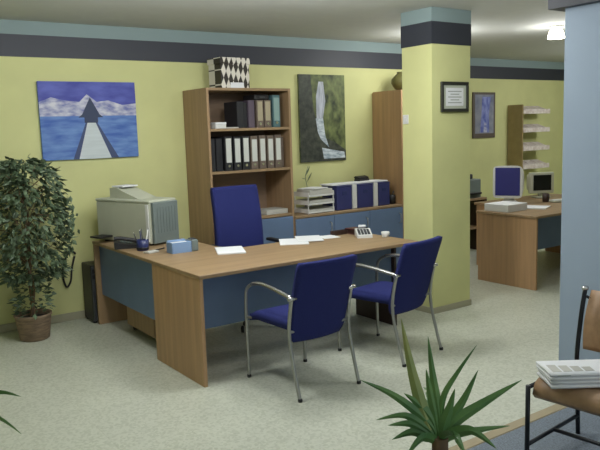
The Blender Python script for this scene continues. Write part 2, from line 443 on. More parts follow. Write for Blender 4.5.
t = tag(bx(-.13, .13, -.10, .12, 0, .045, bev=.002).build('paper_stack', M['paperg'], None, (3.79, 5.88, .8155), .04), 'grey paper stack on the lowest open bookcase shelf behind the desk', 'papers')

# gift box on the bookcase
t = thing('patterned_box', 'black and white patterned box standing on top of the bookcase', 'box', (3.395, 5.93, 2.0455), .06)
bx(-.160, .160, -.11, .11, 0, .225, bev=.004).build('body', M['lattice'], t)
bx(-.168, .168, -.118, .118, .2252, .285, bev=.005).build('lid', M['lattice'], t)
bx(-.06, .09, -.1125, -.1102, .004, .055, bev=0).build('white_tag', M['paper'], t)

# ------------------------------------------------------------------ low sideboard, tall cabinet
t = thing('sideboard', 'low sideboard with wooden top and blue doors between bookcase and pillar', 'sideboard', (3.976, 5.743, 0))
W = 1.476; D = .484
bx(0, W, -.012, D, .75, .775, bev=.003).build('top_panel', M['wood'], t)
bx(0, .02, 0, D, 0, .7495, bev=.001).build('side_panel', M['woodd'], t)
bx(W - .02, W, 0, D, 0, .7495, bev=.001).build('side_panel', M['woodd'], t)
bx(.021, W - .021, .01, D, .06, .085, bev=0).build('bottom_panel', M['woodi'], t)
bx(.021, W - .021, .03, .05, 0, .058, bev=0).build('plinth', M['woodd'], t)
bx(.021, W - .021, D - .014, D - .002, .087, .748, bev=0).build('back_panel', M['woodi'], t)
for k in range(3):
    x = .003 + k * (W - .003) / 3
    d = bx(x, x + W / 3 - .005, -.018, -.0005, .07, .744, bev=.003).build('door', M['panel'], t)
    MB().tube([(x + W / 3 - .06, -.0185, .57), (x + W / 3 - .06, -.045, .58), (x + W / 3 - .06, -.045, .67), (x + W / 3 - .06, -.0185, .68)], .005, 8).build('handle', M['metal'], d)
t = thing('tall_cabinet', 'tall plain wooden cabinet half hidden behind the yellow pillar', 'cabinet', (5.456, 5.743, 0))
b = MB(); b.prism([(0, 0), (.484, 0), (.484, 2.02), (.478, 2.035), (.464, 2.045), (0, 2.045)], 0, .022, 'x'); b.build('side_panel', M['woodv'], t)
b = MB(); b.prism([(0, 0), (.484, 0), (.484, 2.02), (.478, 2.035), (.464, 2.045), (0, 2.045)], .798, .82, 'x'); b.build('side_panel', M['woodv'], t)
bx(.0225, .7975, .02, .46, 2.02, 2.044, bev=0).build('top_panel', M['woodv'], t)
bx(.0225, .7975, .465, .48, 0, 2.019, bev=0).build('back_panel', M['woodd'], t)
for k in range(2):
    d = bx(.024 + k * .387, .408 + k * .387, 0, .018, .05, 2.018, bev=.003).build('door', M['woodv'], t)
    hx = .37 if k == 0 else .45
    MB().tube([(hx, -.001, 1.0), (hx, -.03, 1.01), (hx, -.03, 1.11), (hx, -.001, 1.12)], .005, 8).build('handle', M['metal'], d)
t = tag(MB().lathe([(.05, 0), (.09, .03), (.125, .09), (.12, .14), (.08, .18), (.055, .20), (.06, .215), (.05, .212), (.045, .19), (.03, .10)]).build('round_vase', M['olive'], None, (5.70, 5.98, 2.0455)),
        'olive brown round vase on the tall cabinet, partly behind the pillar', 'vase')

# things on the sideboard
SZ = .7755
t = thing('letter_tray', 'white three-tier letter tray on the sideboard beside the bookcase', 'letter tray', (4.34, 5.90, SZ), .04)
for k in range(3):
    z = .006 + k * .085
    q = MB(); q.box(-.17, .17, -.125, .13, z, z + .004, bev=0); q.box(-.17, -.165, -.125, .13, z + .004, z + .045, bev=0)
    q.box(.165, .17, -.125, .13, z + .004, z + .045, bev=0); q.box(-.164, .164, .126, .13, z + .004, z + .045, bev=0); q.box(-.164, .164, -.125, -.121, z + .004, z + .018, bev=0)
    q.build('tray', M['white'], t)
for sx in (-1, 1):
    for y in (-.11, .115):
        bx(sx * .168 - .004, sx * .168 + .004, y - .006, y + .006, 0, .225, bev=.001).build('post', M['white'], t)
for k, nm in enumerate(('bottom', 'middle', 'top')):
    h = (.030, .040, .065)[k]; z = SZ + .0105 + k * .085
    tag(bx(-.150, .150, -.112, .115, 0, h, bev=.002).build('paper_stack', M['paperg'], None, (4.34 + .004 * k, 5.90, z), .04),
        f'grey-white paper stack in the {nm} tray of the letter tray on the sideboard', 'papers', 'papers in the letter tray')
t = tag(bx(-.10, .14, -.11, .11, 0, .006, bev=.001).build('loose_papers', M['paper'], None, (4.31, 5.89, SZ + .252), .35), 'loose white sheets lying skewed on top of the letter tray papers', 'papers')
t = thing('leafy_sprig', 'thin grey-green sprig in a small pot behind the letter tray', 'plant', (4.44, 6.145, SZ))
MB().lathe([(.035, 0), (.045, .07), (.047, .075), (.04, .075), (.035, .06)], 16).build('pot', M['dark'], t)
MB().tube([(0, 0, .06), (-.01, 0, .25), (-.04, -.01, .36), (.0, -.01, .47)], .004, 6).build('stem', M['vase_leaf'], t)
for (a, b, c) in (((-.03, -.01, .33), (-.09, -.02, .35), .02), ((-.03, -.01, .37), (.02, -.02, .47), .018), ((-.01, 0, .30), (.05, -.01, .40), .016)):
    a = Vector(a); b = Vector(b); mid = (a + b) / 2
    q = MB(); s = Vector((0, 0, 1)).cross(b - a).normalized() * c if abs((b - a).normalized().z) < .9 else Vector((c, 0, 0))
    vs = [q.bm.verts.new(x) for x in (a, mid + s, b, mid - s)]; q.bm.faces.new(vs)
    r = bmesh.ops.extrude_face_region(q.bm, geom=q.bm.faces[:]); 
    for v in [g for g in r['geom'] if isinstance(g, bmesh.types.BMVert)]: v.co += Vector((0, .002, .001))
    q.build('leaf', M['vase_leaf'], t)
for i, cx in enumerate((4.672, 4.965, 5.240)):
    nm = ('left', 'middle', 'right')[i]
    w_ = (.205, .225, .165)[i]
    t = thing('document_box', f'blue document box on the sideboard, {nm} one of three', 'document box', (cx, 5.80, SZ), 0, 'blue document boxes on the sideboard')
    bx(-w_ / 2, w_ / 2, 0, .27, 0, .245, bev=.006).build('body', M['navyp'], t)
    bx(-w_ / 2 - .002, w_ / 2 + .002, -.002, .272, .2455, .26, bev=.003).build('lid', M['navyp'], t)
    bx(-.03, .03, -.003, .0005, .16, .20, bev=.001).build('label_holder', M['navyd'], t)
for i, cx in enumerate((4.815, 5.116)):
    binder('slim_binder', f'slim white binder standing {("between left and middle", "between middle and right")[i]} blue document boxes', cx, .060, .262, .26, 'white', None, y=5.80, z=SZ, group='white binders on the sideboard')
tag(bx(-.40, .40, -.10, .11, 0, .012, bev=.001).build('paper_sheets', M['paper'], None, (4.93, 5.94, SZ + .2635), .0), 'long white sheets spread over the blue document boxes', 'papers')
t = thing('hole_punch', 'black office hole punch lying on the sheets over the blue document boxes', 'hole punch', (5.10, 6.02, SZ + .276), .2)
bx(-.09, .09, -.04, .04, 0, .02, bev=.004).build('base', M['black'], t)
b = MB(); b.prism([(-.035, .021), (.03, .021), (.045, .045), (.02, .055), (-.03, .04)], -.085, .085, 'x'); b.build('lever', M['black'], t)
t = thing('pen_holder', 'small black holder at the right end of the sideboard, beside the tall cabinet', 'pen holder', (5.405, 5.86, SZ), 0)
MB().lathe([(.042, 0), (.044, .05), (.04, .10), (.036, .10), (.034, .02)], 18).build('cup', M['black'], t)
MB().tube([(.0, .0, .02), (.012, .0, .10), (.03, 0, .145)], .006, 8).build('stick', M['dark'], t)

# ------------------------------------------------------------------ the L-shaped reception desk
t = thing('corner_desk', 'L-shaped beech office desk with blue front panels, left of the pillar', 'desk')
X0, X1, Y0, Y1, YR = 1.962, 3.89, 3.917, 4.68, 5.93
b = MB(); b.prism([(X0, Y0), (X1, Y0), (X1, Y1), (2.66, Y1), (2.60, 4.74), (2.60, YR), (X0, YR)], .714, .740, 'z')
bmesh.ops.bevel(b.bm, geom=[e for e in b.bm.edges], offset=.003, segments=1, affect='EDGES')
b.build('desktop', M['wood'], t)
bx(X0 + .004, X0 + .030, Y0 + .012, 4.672, 0, .7135, bev=.002).build('side_panel', M['woodv'], t)
bx(X1 - .030, X1 - .004, Y0 + .25, Y1 - .01, 0, .7135, bev=.002).build('side_panel', M['brown'], t)
bx(X0 + .031, X1 - .031, 4.20, 4.218, .30, .7135, bev=.002).build('modesty_panel', M['panel'], t)
bx(2.010, 2.028, 4.674, 5.898, .265, .7135, bev=.002).build('modesty_panel', M['panel'], t)
bx(X0 + .004, 2.59, 5.90, 5.926, 0, .7135, bev=.002).build('side_panel', M['woodd'], t)
t = thing('drawer_pedestal', 'dark wooden drawer pedestal under the left wing of the corner desk', 'drawer pedestal', (2.10, 5.02, 0))
bx(0, .42, 0, .56, .05, .58, bev=.003).build('body', M['woodd'], t)
for k in range(3):
    d = bx(.421, .437, .006, .554, .055 + k * .175, .222 + k * .175, bev=.003).build('drawer', M['woodd'], t)
    bx(.4372, .452, .22, .34, .125 + k * .175, .14 + k * .175, bev=.003).build('handle', M['metal'], d)
for px in (.05, .37):
    for py in (.05, .51):
        q = MB(); q.lathe([(.001, 0), (.018, .004), (.024, .024), (.018, .044), (.001, .049)], 14, (px, py, 0)); q.build('caster', M['black'], t)

# ------------------------------------------------------------------ visitor chairs
def arm_frame(s):
    x = s * .236
    P = [(x, -.315, 0), (x, -.275, .14), (x, -.235, .30), (x, -.222, .42), (x, -.236, .53), (x, -.258, .63)]
    return P
def smooth_path(P, n=5):
    P = [Vector(p) for p in P]; out = []
    for i in range(len(P) - 1):
        p0 = P[max(i - 1, 0)]; p1 = P[i]; p2 = P[i + 1]; p3 = P[min(i + 2, len(P) - 1)]
        for k in range(n):
            t = k / n
            out.append(.5 * ((2 * p1) + (p2 - p0) * t + (2 * p0 - 5 * p1 + 4 * p2 - p3) * t * t + (3 * p1 - p0 - 3 * p2 + p3) * t ** 3))
    out.append(P[-1]); return out
def make_visitor_chair(label, loc, rz):
    t = thing('visitor_chair', label, 'chair', loc, rz, 'blue visitor chairs at the corner desk')
    # seat: upholstered cushion, slightly waisted
    def seat(s, q):
        x = (s - .5) * .435 * (1 - .05 * (1 - q)); y = -.205 + q * .46
        edge = max(abs(s - .5) * 2, abs(q - .5) * 2)
        z = .452 - .018 * edge ** 6 - .03 * max(0, q - .78) ** 1.2 * 4
        return (x, y, z), (0, 0, 1)
    MB().sheet(seat, 14, 14, .045).build('seat', M['navy'], t)
    # backrest: tall panel curved round the sitter, corners rounded off
    def back(s, q):
        z = .335 + q * .515
        k = abs(s - .5) * 2
        cr = 0
        if q < .16: cr = (.16 - q) / .16
        if q > .93: cr = (q - .93) / .07 * .5
        hw = (.216 + .012 * q) * (1 - .16 * cr ** 2.0)
        x = (s - .5) * 2 * hw
        y = -.200 - .115 * q - .035 * q * q + .028 * k * k
        return (x, y, z), (-(s - .5) * .5, .96, .15)
    MB().sheet(back, 14, 18, .034).build('backrest', M['navy'], t)
    for s in (-1, 1):
        x = s * .236
        MB().tube(smooth_path(arm_frame(s)), .0115, 10).build('rear_leg', M['metal'], t)
        MB().tube(smooth_path([(x, .262, 0), (x, .268, .22), (x, .268, .40), (x, .262, .55), (x, .240, .615), (x, .18, .652)]), .0115, 10).build('front_leg', M['metal'], t)
        MB().tube(smooth_path([(x, .18, .652), (x, .08, .668), (x, -.06, .660), (x, -.258, .632)]), .0135, 10).build('armrest', M['chrome'], t)
        MB().tube([(s * .205, -.262, .63), (s * .262, -.262, .63)], .013, 10).build('back_bracket', M['chrome'], t)
        for y in (-.315, .262):
            z = MB(); z.lathe([(.014, 0), (.015, .012), (.0125, .02)], 12, (x, y, 0)); z.build('foot_cap', M['black'], t)
    for y, z in ((-.20, .405), (.20, .405)):
        MB().tube([(-.236, y - .02 if y < 0 else y + .066, z + .01), (-.18, y, z), (.18, y, z), (.236, y - .02 if y < 0 else y + .066, z + .01)], .010, 8).build('seat_rail', M['metal'], t)
    bx(-.19, .19, -.18, .20, .415, .428, bev=.005).build('seat_pan', M['black'], t)
    return t
make_visitor_chair('nearer navy chair with metal arms, seen from behind at the desk front', (2.535, 3.655, 0), .02)
make_visitor_chair('farther navy chair with metal arms, turned slightly, beside the pillar', (3.390, 3.745, 0), .20)

# ------------------------------------------------------------------ office swivel chair behind the desk
t = thing('swivel_chair', 'high-backed navy swivel chair behind the corner desk, before the bookcase', 'chair', (3.00, 5.06, 0), PI - .03)
def oback(s, q):
    z = .56 + q * .615; k = abs(s - .5) * 2
    hw = .225 - .010 * q; cr = max(0, q - .94) / .06 * .45; cb = max(0, .1 - q) / .1
    x = (s - .5) * 2 * hw * (1 - .15 * cr * cr - .12 * cb * cb)
    y = -.155 - .05 * q + .03 * k * k + .02 * math.sin(q * PI * 1.2)
    return (x, y, z), (-(s - .5) * .4, .97, .1)
MB().sheet(oback, 14, 18, .06).build('backrest', M['navy'], t)
def oseat(s, q):
    e = max(abs(s - .5) * 2, abs(q - .5) * 2)
    return ((s - .5) * .48, -.16 + q * .43, .49 - .02 * e ** 6), (0, 0, 1)
MB().sheet(oseat, 12, 12, .07).build('seat', M['navy'], t)
MB().tube([(0, 0, .10), (0, 0, .44)], .028, 14).build('gas_column', M['blackm'], t)
MB().tube(smooth_path([(0, -.05, .435), (0, -.20, .44), (0, -.235, .52), (0, -.225, .75)]), .02, 10).build('back_bar', M['black'], t)
for s in (-1, 1):
    MB().tube(smooth_path([(s * .20, .06, .45), (s * .27, .06, .47), (s * .285, .05, .58), (s * .285, .02, .68)]), .014, 10).build('arm_support', M['metal'], t)
    bx(s * .285 - .03, s * .285 + .03, -.12, .13, .68, .705, bev=.01, seg=2).build('arm_pad', M['black'], t)
for k in range(5):
    a = 2 * PI * k / 5 + .9; c, s = math.cos(a), math.sin(a)
    MB().tube([(0, 0, .105), (.15 * c, .15 * s, .092), (.29 * c, .29 * s, .07)], .018, 8, rr=[.026, .02, .015]).build('base_spoke', M['black'], t)
    q = MB()
    for e in (-.017, .017):
        ox, oy = .29 * c - s * e, .29 * s + c * e
        q.tube([(ox - s * .010, oy + c * .010, .029), (ox + s * .010, oy - c * .010, .029)], .028, 14)
    q.build('caster', M['black'], t)

# ------------------------------------------------------------------ things on the desk
DZ = .7405
t = thing('office_printer', 'beige office printer with grey side on the far end of the desk wing', 'printer', (2.24, 5.25, DZ), .0)
# local frame: x runs across the grey end, y runs back along the beige side
PR = Matrix.Rotation(.33, 4, 'Z')
bx(0, .29, .03, .70, .012, .345, bev=.008, mtx=PR).build('body', M['beige'], t)
bx(-.004, .294, .026, .704, .3455, .368, bev=.006, mtx=PR).build('top_cover', M['beige'], t)
bx(.012, .285, -.004, .0295, .014, .350, bev=.006, mtx=PR).build('end_cover', M['greyp'], t)
q = MB()
for k in range(7): q.box(.05 + k * .032, .058 + k * .032, -.008, -.0045, .10, .31, bev=.001, mtx=PR)
q.build('vent_grille', M['greyp'], t)
bx(-.008, -.0005, .04, .075, .03, .335, bev=.002, mtx=PR).build('corner_trim', M['white'], t)
q = MB(); q.prism([(.22, .369), (.58, .369), (.58, .455), (.50, .46), (.40, .425)], .06, .26, 'x')
q.bm.transform(PR); q.build('document_feeder', M['beige'], t)
bx(.075, .245, .43, .57, .4605, .472, bev=.002, mtx=PR).build('feeder_sheets', M['paper'], t)
bx(-.135, -.001, .50, .64, .045, .060, bev=.004, mtx=PR).build('output_tray', M['black'], t)
for (px, py) in ((.03, .06), (.26, .06), (.03, .62), (.26, .62)):
    q = MB(); q.tube([PR @ Vector((px, py, 0)), PR @ Vector((px, py, .013))], .018, 12); q.build('foot', M['black'], t)

t = thing('desk_telephone', 'black desk telephone in front of the beige printer', 'telephone', (2.045, 5.36, DZ), 1.25)
q = MB(); q.prism([(-.09, 0), (.09, 0), (.09, .055), (-.09, .025)], -.07, .075, 'x'); q.build('body', M['black'], t)
MB().tube(smooth_path([(-.052, -.085, .055), (-.052, -.05, .066), (-.052, .04, .085), (-.052, .09, .085)]), .016, 10).build('handset', M['black'], t)
q = MB()
for i in range(3):
    for j in range(4): q.box(.002 + i * .022, .016 + i * .022, -.05 + j * .024, -.034 + j * .024, .033 + (j) * .004, .045 + j * .004, bev=.002)
q.build('keypad', M['greyp'], t)
t = thing('pen_cup', 'navy pen cup on the desk wing in front of the printer', 'pen cup', (2.095, 5.13, DZ))
MB().lathe([(.042, 0), (.046, .004), (.048, .085), (.045, .085), (.042, .008)], 22).build('cup', M['navyd'], t)
MB().lathe([(.0485, .012), (.0492, .016), (.0494, .024), (.0486, .028)], 22).build('base_ring', M['black'], t)
for i, (dx, dy, tx, ty, m, nm) in enumerate(((-.015, .010, -.075, .02, 'black', 'black pen leaning left'), (.0, .02, .005, .06, 'navyd', 'dark blue pen standing upright'),
                                             (.015, .0, .06, -.005, 'white', 'white pen leaning right'), (.0, -.012, -.02, -.03, 'dark', 'dark grey pencil standing forward'))):
    p = thing('pen', f'{nm} in the navy pen cup', 'pen', (2.095, 5.13, DZ + .010), 0, 'pens in the pen cup')
    a = Vector((dx, dy, 0)); bb = Vector((dx + (tx - dx) * .75, dy + (ty - dy) * .75, .125 + .012 * i))
    MB().tube([a, bb], .0045, 8).build('barrel', M[m], p)
    MB().tube([bb, bb + (bb - a).normalized() * .012], .003, 8).build('tip', M['chrome'], p)
t = thing('memo_box', 'pale blue memo box with white notes on the desk corner', 'memo box', (2.285, 4.845, DZ), -.03)
q = MB(); q.box(-.095, .065, -.055, .055, 0, .006, bev=0); q.box(-.095, -.089, -.055, .055, .006, .082, bev=.002); q.box(.059, .065, -.055, .055, .006, .082, bev=.002)
q.box(-.0885, .0585, -.055, -.049, .006, .082, bev=.002); q.box(-.0885, .0585, .049, .055, .006, .090, bev=.002)
q.build('tray', M['paleblue'], t)
bx(-.083, .053, -.044, .044, .007, .074, bev=.001).build('note_block', M['paper'], t)
bx(.0655, .125, -.050, .050, 0, .088, bev=.006).build('clip_holder', M['greyp'], t)
bx(.075, .115, -.03, .03, .0885, .096, bev=.002).build('clip_tray', M['dark'], t)
t = tag(bx(-.05, .05, -.035, .035, 0, .012, bev=.002).build('note_pad', M['paperg'], None, (2.10, 4.98, DZ), .3), 'small grey note pad left of the memo box on the desk', 'note pad')
t = thing('pen', 'dark pen lying on the desk wing beside the note pad', 'pen', (2.20, 5.05, DZ + .006), .5)
MB().tube([(-.06, 0, 0), (.055, 0, 0)], .0055, 8).build('barrel', M['black'], t)
MB().tube([(.055, 0, 0), (.068, 0, 0)], .0035, 8).build('tip', M['chrome'], t)
def sheet(name, label, x, y, rz, w=.21, l=.297, h=.004, m='paper', z=DZ):
    return tag(bx(-w / 2, w / 2, -l / 2, l / 2, 0, h, bev=.0005).build(name, M[m], None, (x, y, z), rz), label, 'papers')
sheet('paper_sheets', 'white paper stack on the desk in front of the swivel chair', 2.575, 4.60, -.42, h=.010)
sheet('paper_sheets', 'white papers at the desk middle, left of two sheets', 3.165, 4.60, -.55, w=.23, h=.006)
sheet('paper_sheets', 'white sheet overlapping the desk-middle papers on their right', 3.33, 4.615, -.50, h=.003, z=DZ + .0065)
sheet('paper_sheets', 'smaller white sheet on the desk, right of the other papers', 3.52, 4.60, -.2, w=.15, l=.16, h=.003)
t = thing('desk_tray', 'dark brown leather desk tray on the rear edge of the desk', 'desk tray', (3.615, 4.60, DZ), 0)
q = MB(); q.box(-.02, .15, .02, .07, 0, .004, bev=0); q.box(-.02, .15, .02, .025, .004, .035, bev=.001); q.box(-.02, .15, .065, .07, .004, .035, bev=.001); q.box(-.02, -.015, .0255, .0645, .004, .035, bev=.001); q.box(.145, .15, .0255, .0645, .004, .035, bev=.001)
q.build('tray', M['brown'], t)
t = thing('pen', 'white pen in the dark brown desk tray', 'pen', (3.66, 4.645, DZ + .012), .1)
MB().tube([(-.055, 0, 0), (.055, 0, 0)], .005, 8).build('barrel', M['white'], t)
MB().tube([(.055, 0, 0), (.066, 0, 0)], .003, 8).build('tip', M['chrome'], t)
t = thing('organiser', 'dark red leather organiser lying at the rear right of the desk', 'organiser', (3.80, 4.585, DZ), .05)
bx(-.055, .065, -.075, .075, 0, .006, bev=.002).build('back_cover', M['red'], t)
bx(-.050, .060, -.070, .070, .0062, .038, bev=.002).build('page_block', M['brown'], t)
bx(-.055, .065, -.075, .075, .0382, .046, bev=.002).build('front_cover', M['red'], t)
t = thing('desk_calculator', 'white printing calculator with dark keys at the right of the desk', 'calculator', (3.735, 4.40, DZ), -.55)
q = MB(); q.prism([(-.085, 0), (.085, 0), (.085, .060), (.05, .062), (-.085, .022)], -.062, .062, 'x'); q.build('body', M['white'], t)
q = MB()
for i in range(4):
    for j in range(4): q.box(-.05 + i * .026, -.03 + i * .026, -.068 + j * .026, -.05 + j * .026, .028 + j * .0076, .038 + j * .0076, bev=.002)
q.build('keys', M['dark'], t)
bx(-.045, .045, .048, .056, .0625, .070, bev=.001).build('display', M['glassy'], t)
MB().tube([(-.03, .075, .075), (.03, .075, .075)], .014, 14).build('paper_roll', M['paper'], t)
t = thing('small_cup', 'small white cup at the right end of the desk', 'cup', (3.842, 4.25, DZ))
MB().lathe([(.022, 0), (.026, .004), (.034, .045), (.031, .045), (.022, .008)], 20).build('body', M['white'], t)
q = MB(); q.tube(smooth_path([(.0305, 0, .036), (.046, 0, .034), (.046, 0, .018), (.0275, 0, .012)]), .003, 8); q.build('handle', M['white'], t)

# ------------------------------------------------------------------ far left: computer tower, cables
t = thing('computer_tower', 'black computer tower on the floor behind the end of the desk wing', 'computer', (2.0, 5.965, 0), 0)
bx(-.06, .06, 0, .235, .012, .52, bev=.006).build('case', M['black'], t)
bx(-.058, .058, -.012, -.0005, .02, .51, bev=.005).build('front_panel', M['dark'], t)
for z in (.40, .45): bx(-.05, .05, -.015, -.0125, z, z + .035, bev=.002).build('drive_bay', M['black'], t)
for a in (-.04, .04):
    for c in (.03, .205): bx(a - .015, a + .015, c - .015, c + .015, 0, .0118, bev=.002).build('foot', M['black'], t)
t = tag(MB().tube(smooth_path([(1.90, 6.218, .60), (1.85, 6.218, .63), (1.79, 6.218, .52), (1.775, 6.218, .40), (1.80, 6.218, .31), (1.84, 6.218, .36), (1.86, 6.218, .48), (1.89, 6.218, .58)]), .009, 8).build('cable_loop', M['black']),
        'black cable loop hanging on the wall left of the desk wing', 'cable')

# ------------------------------------------------------------------ ficus
t = thing('potted_ficus', 'tall leafy green ficus in a low pot in the left corner', 'potted plant', (1.405, 5.85, 0))
MB().lathe([(.105, 0), (.118, .01), (.142, .19), (.150, .20), (.150, .215), (.138, .215), (.130, .17)], 28).build('pot', M['basket'], t)
MB().lathe([(.127, .168), (.10, .182), (.001, .19)], 20).build('soil', M['soil'], t)
tr = MB()
tr.tube(smooth_path([(.01, 0, .17), (.0, .01, .45), (.015, 0, .75), (.0, .01, 1.05), (.02, 0, 1.30)]), .014, 8, rr=None)
tr.tube(smooth_path([(-.02, .01, .17), (.02, -.01, .42), (-.02, .01, .70), (.03, 0, .98), (-.04, 0, 1.2)]), .011, 8)
random.seed(11)
tips = []
for k in range(46):
    z0 = random.uniform(.55, 1.2); a = random.uniform(0, 2 * PI); R = random.uniform(.16, .34)
    e = Vector((R * math.cos(a), R * .8 * math.sin(a), z0 + random.uniform(.05, .26)))
    m_ = Vector((e.x * .5, e.y * .5, z0 + .12))
    tr.tube([Vector((0, 0, z0)), m_, e], .003, 5); tips.append((Vector((0, 0, z0)), m_, e))
tr.build('trunk', M['bark'], t)
lf = MB()
def leaf(mb, p, d, l, w):
    d = d.normalized(); s = d.cross(Vector((0, 0, 1)))
    if s.length < .05: s = Vector((1, 0, 0))
    s.normalize(); n = s.cross(d)
    tw = random.uniform(-.9, .9); s, n = s * math.cos(tw) + n * math.sin(tw), n * math.cos(tw) - s * math.sin(tw)
    v = [mb.bm.verts.new(x) for x in (p, p + d * l * .4 + s * w - n * w * .25, p + d * l * .5, p + d * l * .4 - s * w - n * w * .25, p + d * l - n * l * .12)]
    mb.bm.faces.new((v[0], v[1], v[2])); mb.bm.faces.new((v[0], v[2], v[3])); mb.bm.faces.new((v[1], v[4], v[2])); mb.bm.faces.new((v[2], v[4], v[3]))
cnt = 0
while cnt < 2300:
    z = random.uniform(.50, 1.48)
    # the crown: widest near 1.05 m, ragged
    rad = .42 * max(0, math.sin(PI * min(1, max(0, (z - .42) / 1.12)) ** .9)) ** .6
    a = random.uniform(0, 2 * PI); r = rad * math.sqrt(random.random())
    p = Vector((min(random.uniform(.26, .385), r * math.cos(a) + .015), max(-.36, min(.34, r * .82 * math.sin(a))), z))
    if noise.noise(p * 7.0) < -.16: continue
    d = Vector((math.cos(a) + random.uniform(-.8, .8), math.sin(a) + random.uniform(-.8, .8), random.uniform(-1.0, .25)))
    if p.y > .28: d.y = -abs(d.y)
    if p.x > .30: d.x = -abs(d.x) * .3
    leaf(lf, p, d, random.uniform(.055, .085), random.uniform(.014, .021)); cnt += 1
for k in range(230):
    z = random.uniform(.22, .55); a = random.uniform(0, 2 * PI); r = .145 * math.sqrt(random.random())
    leaf(lf, Vector((r * math.cos(a) + .01, r * math.sin(a), z)), Vector((math.cos(a), math.sin(a), random.uniform(-.6, .8))), random.uniform(.05, .075), random.uniform(.014, .02))
lf.build('foliage', M['leaf'], t)

# ------------------------------------------------------------------ yuccas
def blade(mb, pts, w, fold=.35):
    """long pointed leaf: creased blade that follows pts, widest at a third, thickened a little"""
    P = smooth_path(pts, 5); n = len(P); rows = []
    for i, p in enumerate(P):
        q = i / (n - 1); t_ = (P[min(i + 1, n - 1)] - P[max(i - 1, 0)]).normalized()
        s = t_.cross(Vector((.57, .81, -.1))); s = s.normalized() if s.length > .05 else Vector((.8, -.58, 0))
        nn = s.cross(t_).normalized()
        ww = 1.35 * w * (min(1, .55 + q * 1.5) if q < .3 else max(.02, 1 - ((q - .3) / .7) ** 1.7))
        rows.append([mb.bm.verts.new(p + s * ww + nn * ww * fold), mb.bm.verts.new(p), mb.bm.verts.new(p - s * ww + nn * ww * fold), mb.bm.verts.new(p - nn * .0025)])
    for i in range(n - 1):
        a, b_ = rows[i], rows[i + 1]
        for k in range(4):
            f = mb.bm.faces.new((a[k], a[(k + 1) % 4], b_[(k + 1) % 4], b_[k])); f.smooth = False
    return mb
t = thing('potted_yucca', 'spiky green yucca in the foreground near the grey carpet', 'potted plant', (1.755, 1.667, .0105))
zc = .508
LV = [([(-.002, .005, -.02), (-.030, .030, .055), (-.055, .077, .234), (-.069, .121, .437)], .019, 'yuccaold'),
      ([(.002, .0, -.02), (.007, .007, .071), (.003, .036, .231), (.003, .059, .370)], .0135, 'yucca'),
      ([(.006, .0, 0), (.020, .005, .142), (.078, -.013, .236), (.143, -.045, .333)], .0085, 'yucca'),
      ([(.01, -.01, 0), (.035, -.015, .060), (.088, -.038, .146), (.137, -.056, .244)], .014, 'yucca'),
      ([(.012, -.01, .0), (.049, -.026, .060), (.145, -.081, .128), (.261, -.150, .204)], .017, 'yucca'),
      ([(-.01, .01, 0), (-.024, .026, .058), (-.116, .107, .160), (-.212, .185, .222)], .0135, 'yucca'),
      ([(-.01, .01, 0), (-.031, .028, .040), (-.094, .080, .090), (-.180, .139, .078)], .013, 'yucca'),
      ([(-.01, .01, 0), (-.038, .032, .030), (-.082, .067, .060), (-.150, .110, .059)], .015, 'yucca'),
      ([(-.01, .01, -.01), (-.034, .026, .014), (-.079, .061, .030), (-.140, .100, .006)], .016, 'yucca'),
      ([(.012, -.01, -.01), (.037, -.024, .013), (.114, -.076, .030), (.210, -.140, .042)], .013, 'yucca'),
      ([(0, .005, 0), (-.004, .015, .075), (-.012, .036, .175), (-.016, .051, .255)], .013, 'yucca'),
      ([(-.005, .01, 0), (-.016, .023, .072), (-.051, .057, .130), (-.089, .089, .170)], .015, 'yucca'),
      ([(.0, .01, 0), (.03, .05, .05), (.08, .13, .11), (.14, .22, .10)], .015, 'yucca'),
      ([(.0, -.01, 0), (-.02, -.05, .04), (-.05, -.12, .07), (-.09, -.20, .04)], .015, 'yucca'),
      ([(.005, -.01, 0), (.03, -.04, .03), (.06, -.10, .05), (.10, -.17, .0)], .016, 'yucca'),
      ([(.005, .0, 0), (.012, -.01, .06), (.03, -.02, .12), (.045, -.03, .19)], .015, 'yucca'),
      ([(-.008, .0, -.01), (-.05, .0, .02), (-.10, .0, .03), (-.16, .01, -.02)], .014, 'yucca'),
      ([(.008, .008, -.01), (.05, .02, .03), (.10, .03, .05), (.17, .03, .02)], .014, 'yucca')]
for pts, w_, m in LV:
    mb = MB(); blade(mb, [(x, y, z + zc) for x, y, z in pts], w_); mb.build('leaf', M[m], t)
MB().tube(smooth_path([(0, 0, .24), (.006, .004, .36), (.0, 0, .45), (0, 0, .52)]), .03, 12, rr=None).build('stem', M['bark'], t)
MB().lathe([(.10, 0), (.115, .01), (.145, .25), (.155, .26), (.155, .29), (.142, .29), (.132, .24)], 28).build('pot', M['terracotta'], t)
MB().lathe([(.130, .235), (.09, .245), (.001, .25)], 20).build('soil', M['soil'], t)
t = thing('potted_yucca', 'yucca at the far left, only its dark leaf tips showing', 'potted plant', (.30, 2.50, 0))
for pts, w_ in (([(0, 0, .60), (.05, -.04, .70), (.13, -.09, .80), (.205, -.150, .790)], .010), ([(0, 0, .58), (.05, -.04, .68), (.12, -.10, .73), (.193, -.163, .668)], .009),
                ([(0, 0, .6), (-.05, .05, .75), (-.15, .1, .85), (-.2, .15, .9)], .012), ([(0, 0, .6), (-.02, -.05, .75), (-.05, -.1, .9), (-.05, -.15, 1.0)], .012),
                ([(0, 0, .6), (-.07, -.05, .7), (-.15, -.1, .75), (-.2, -.12, .7)], .012), ([(0, 0, .6), (-.01, .03, .75), (-.03, .06, .9), (-.06, .09, 1.02)], .012)):
    mb = MB(); blade(mb, pts, w_); mb.build('leaf', M['yucca'], t)
MB().tube([(0, 0, .24), (0.004, 0, .42), (0, 0, .62)], .028, 12).build('stem', M['bark'], t)
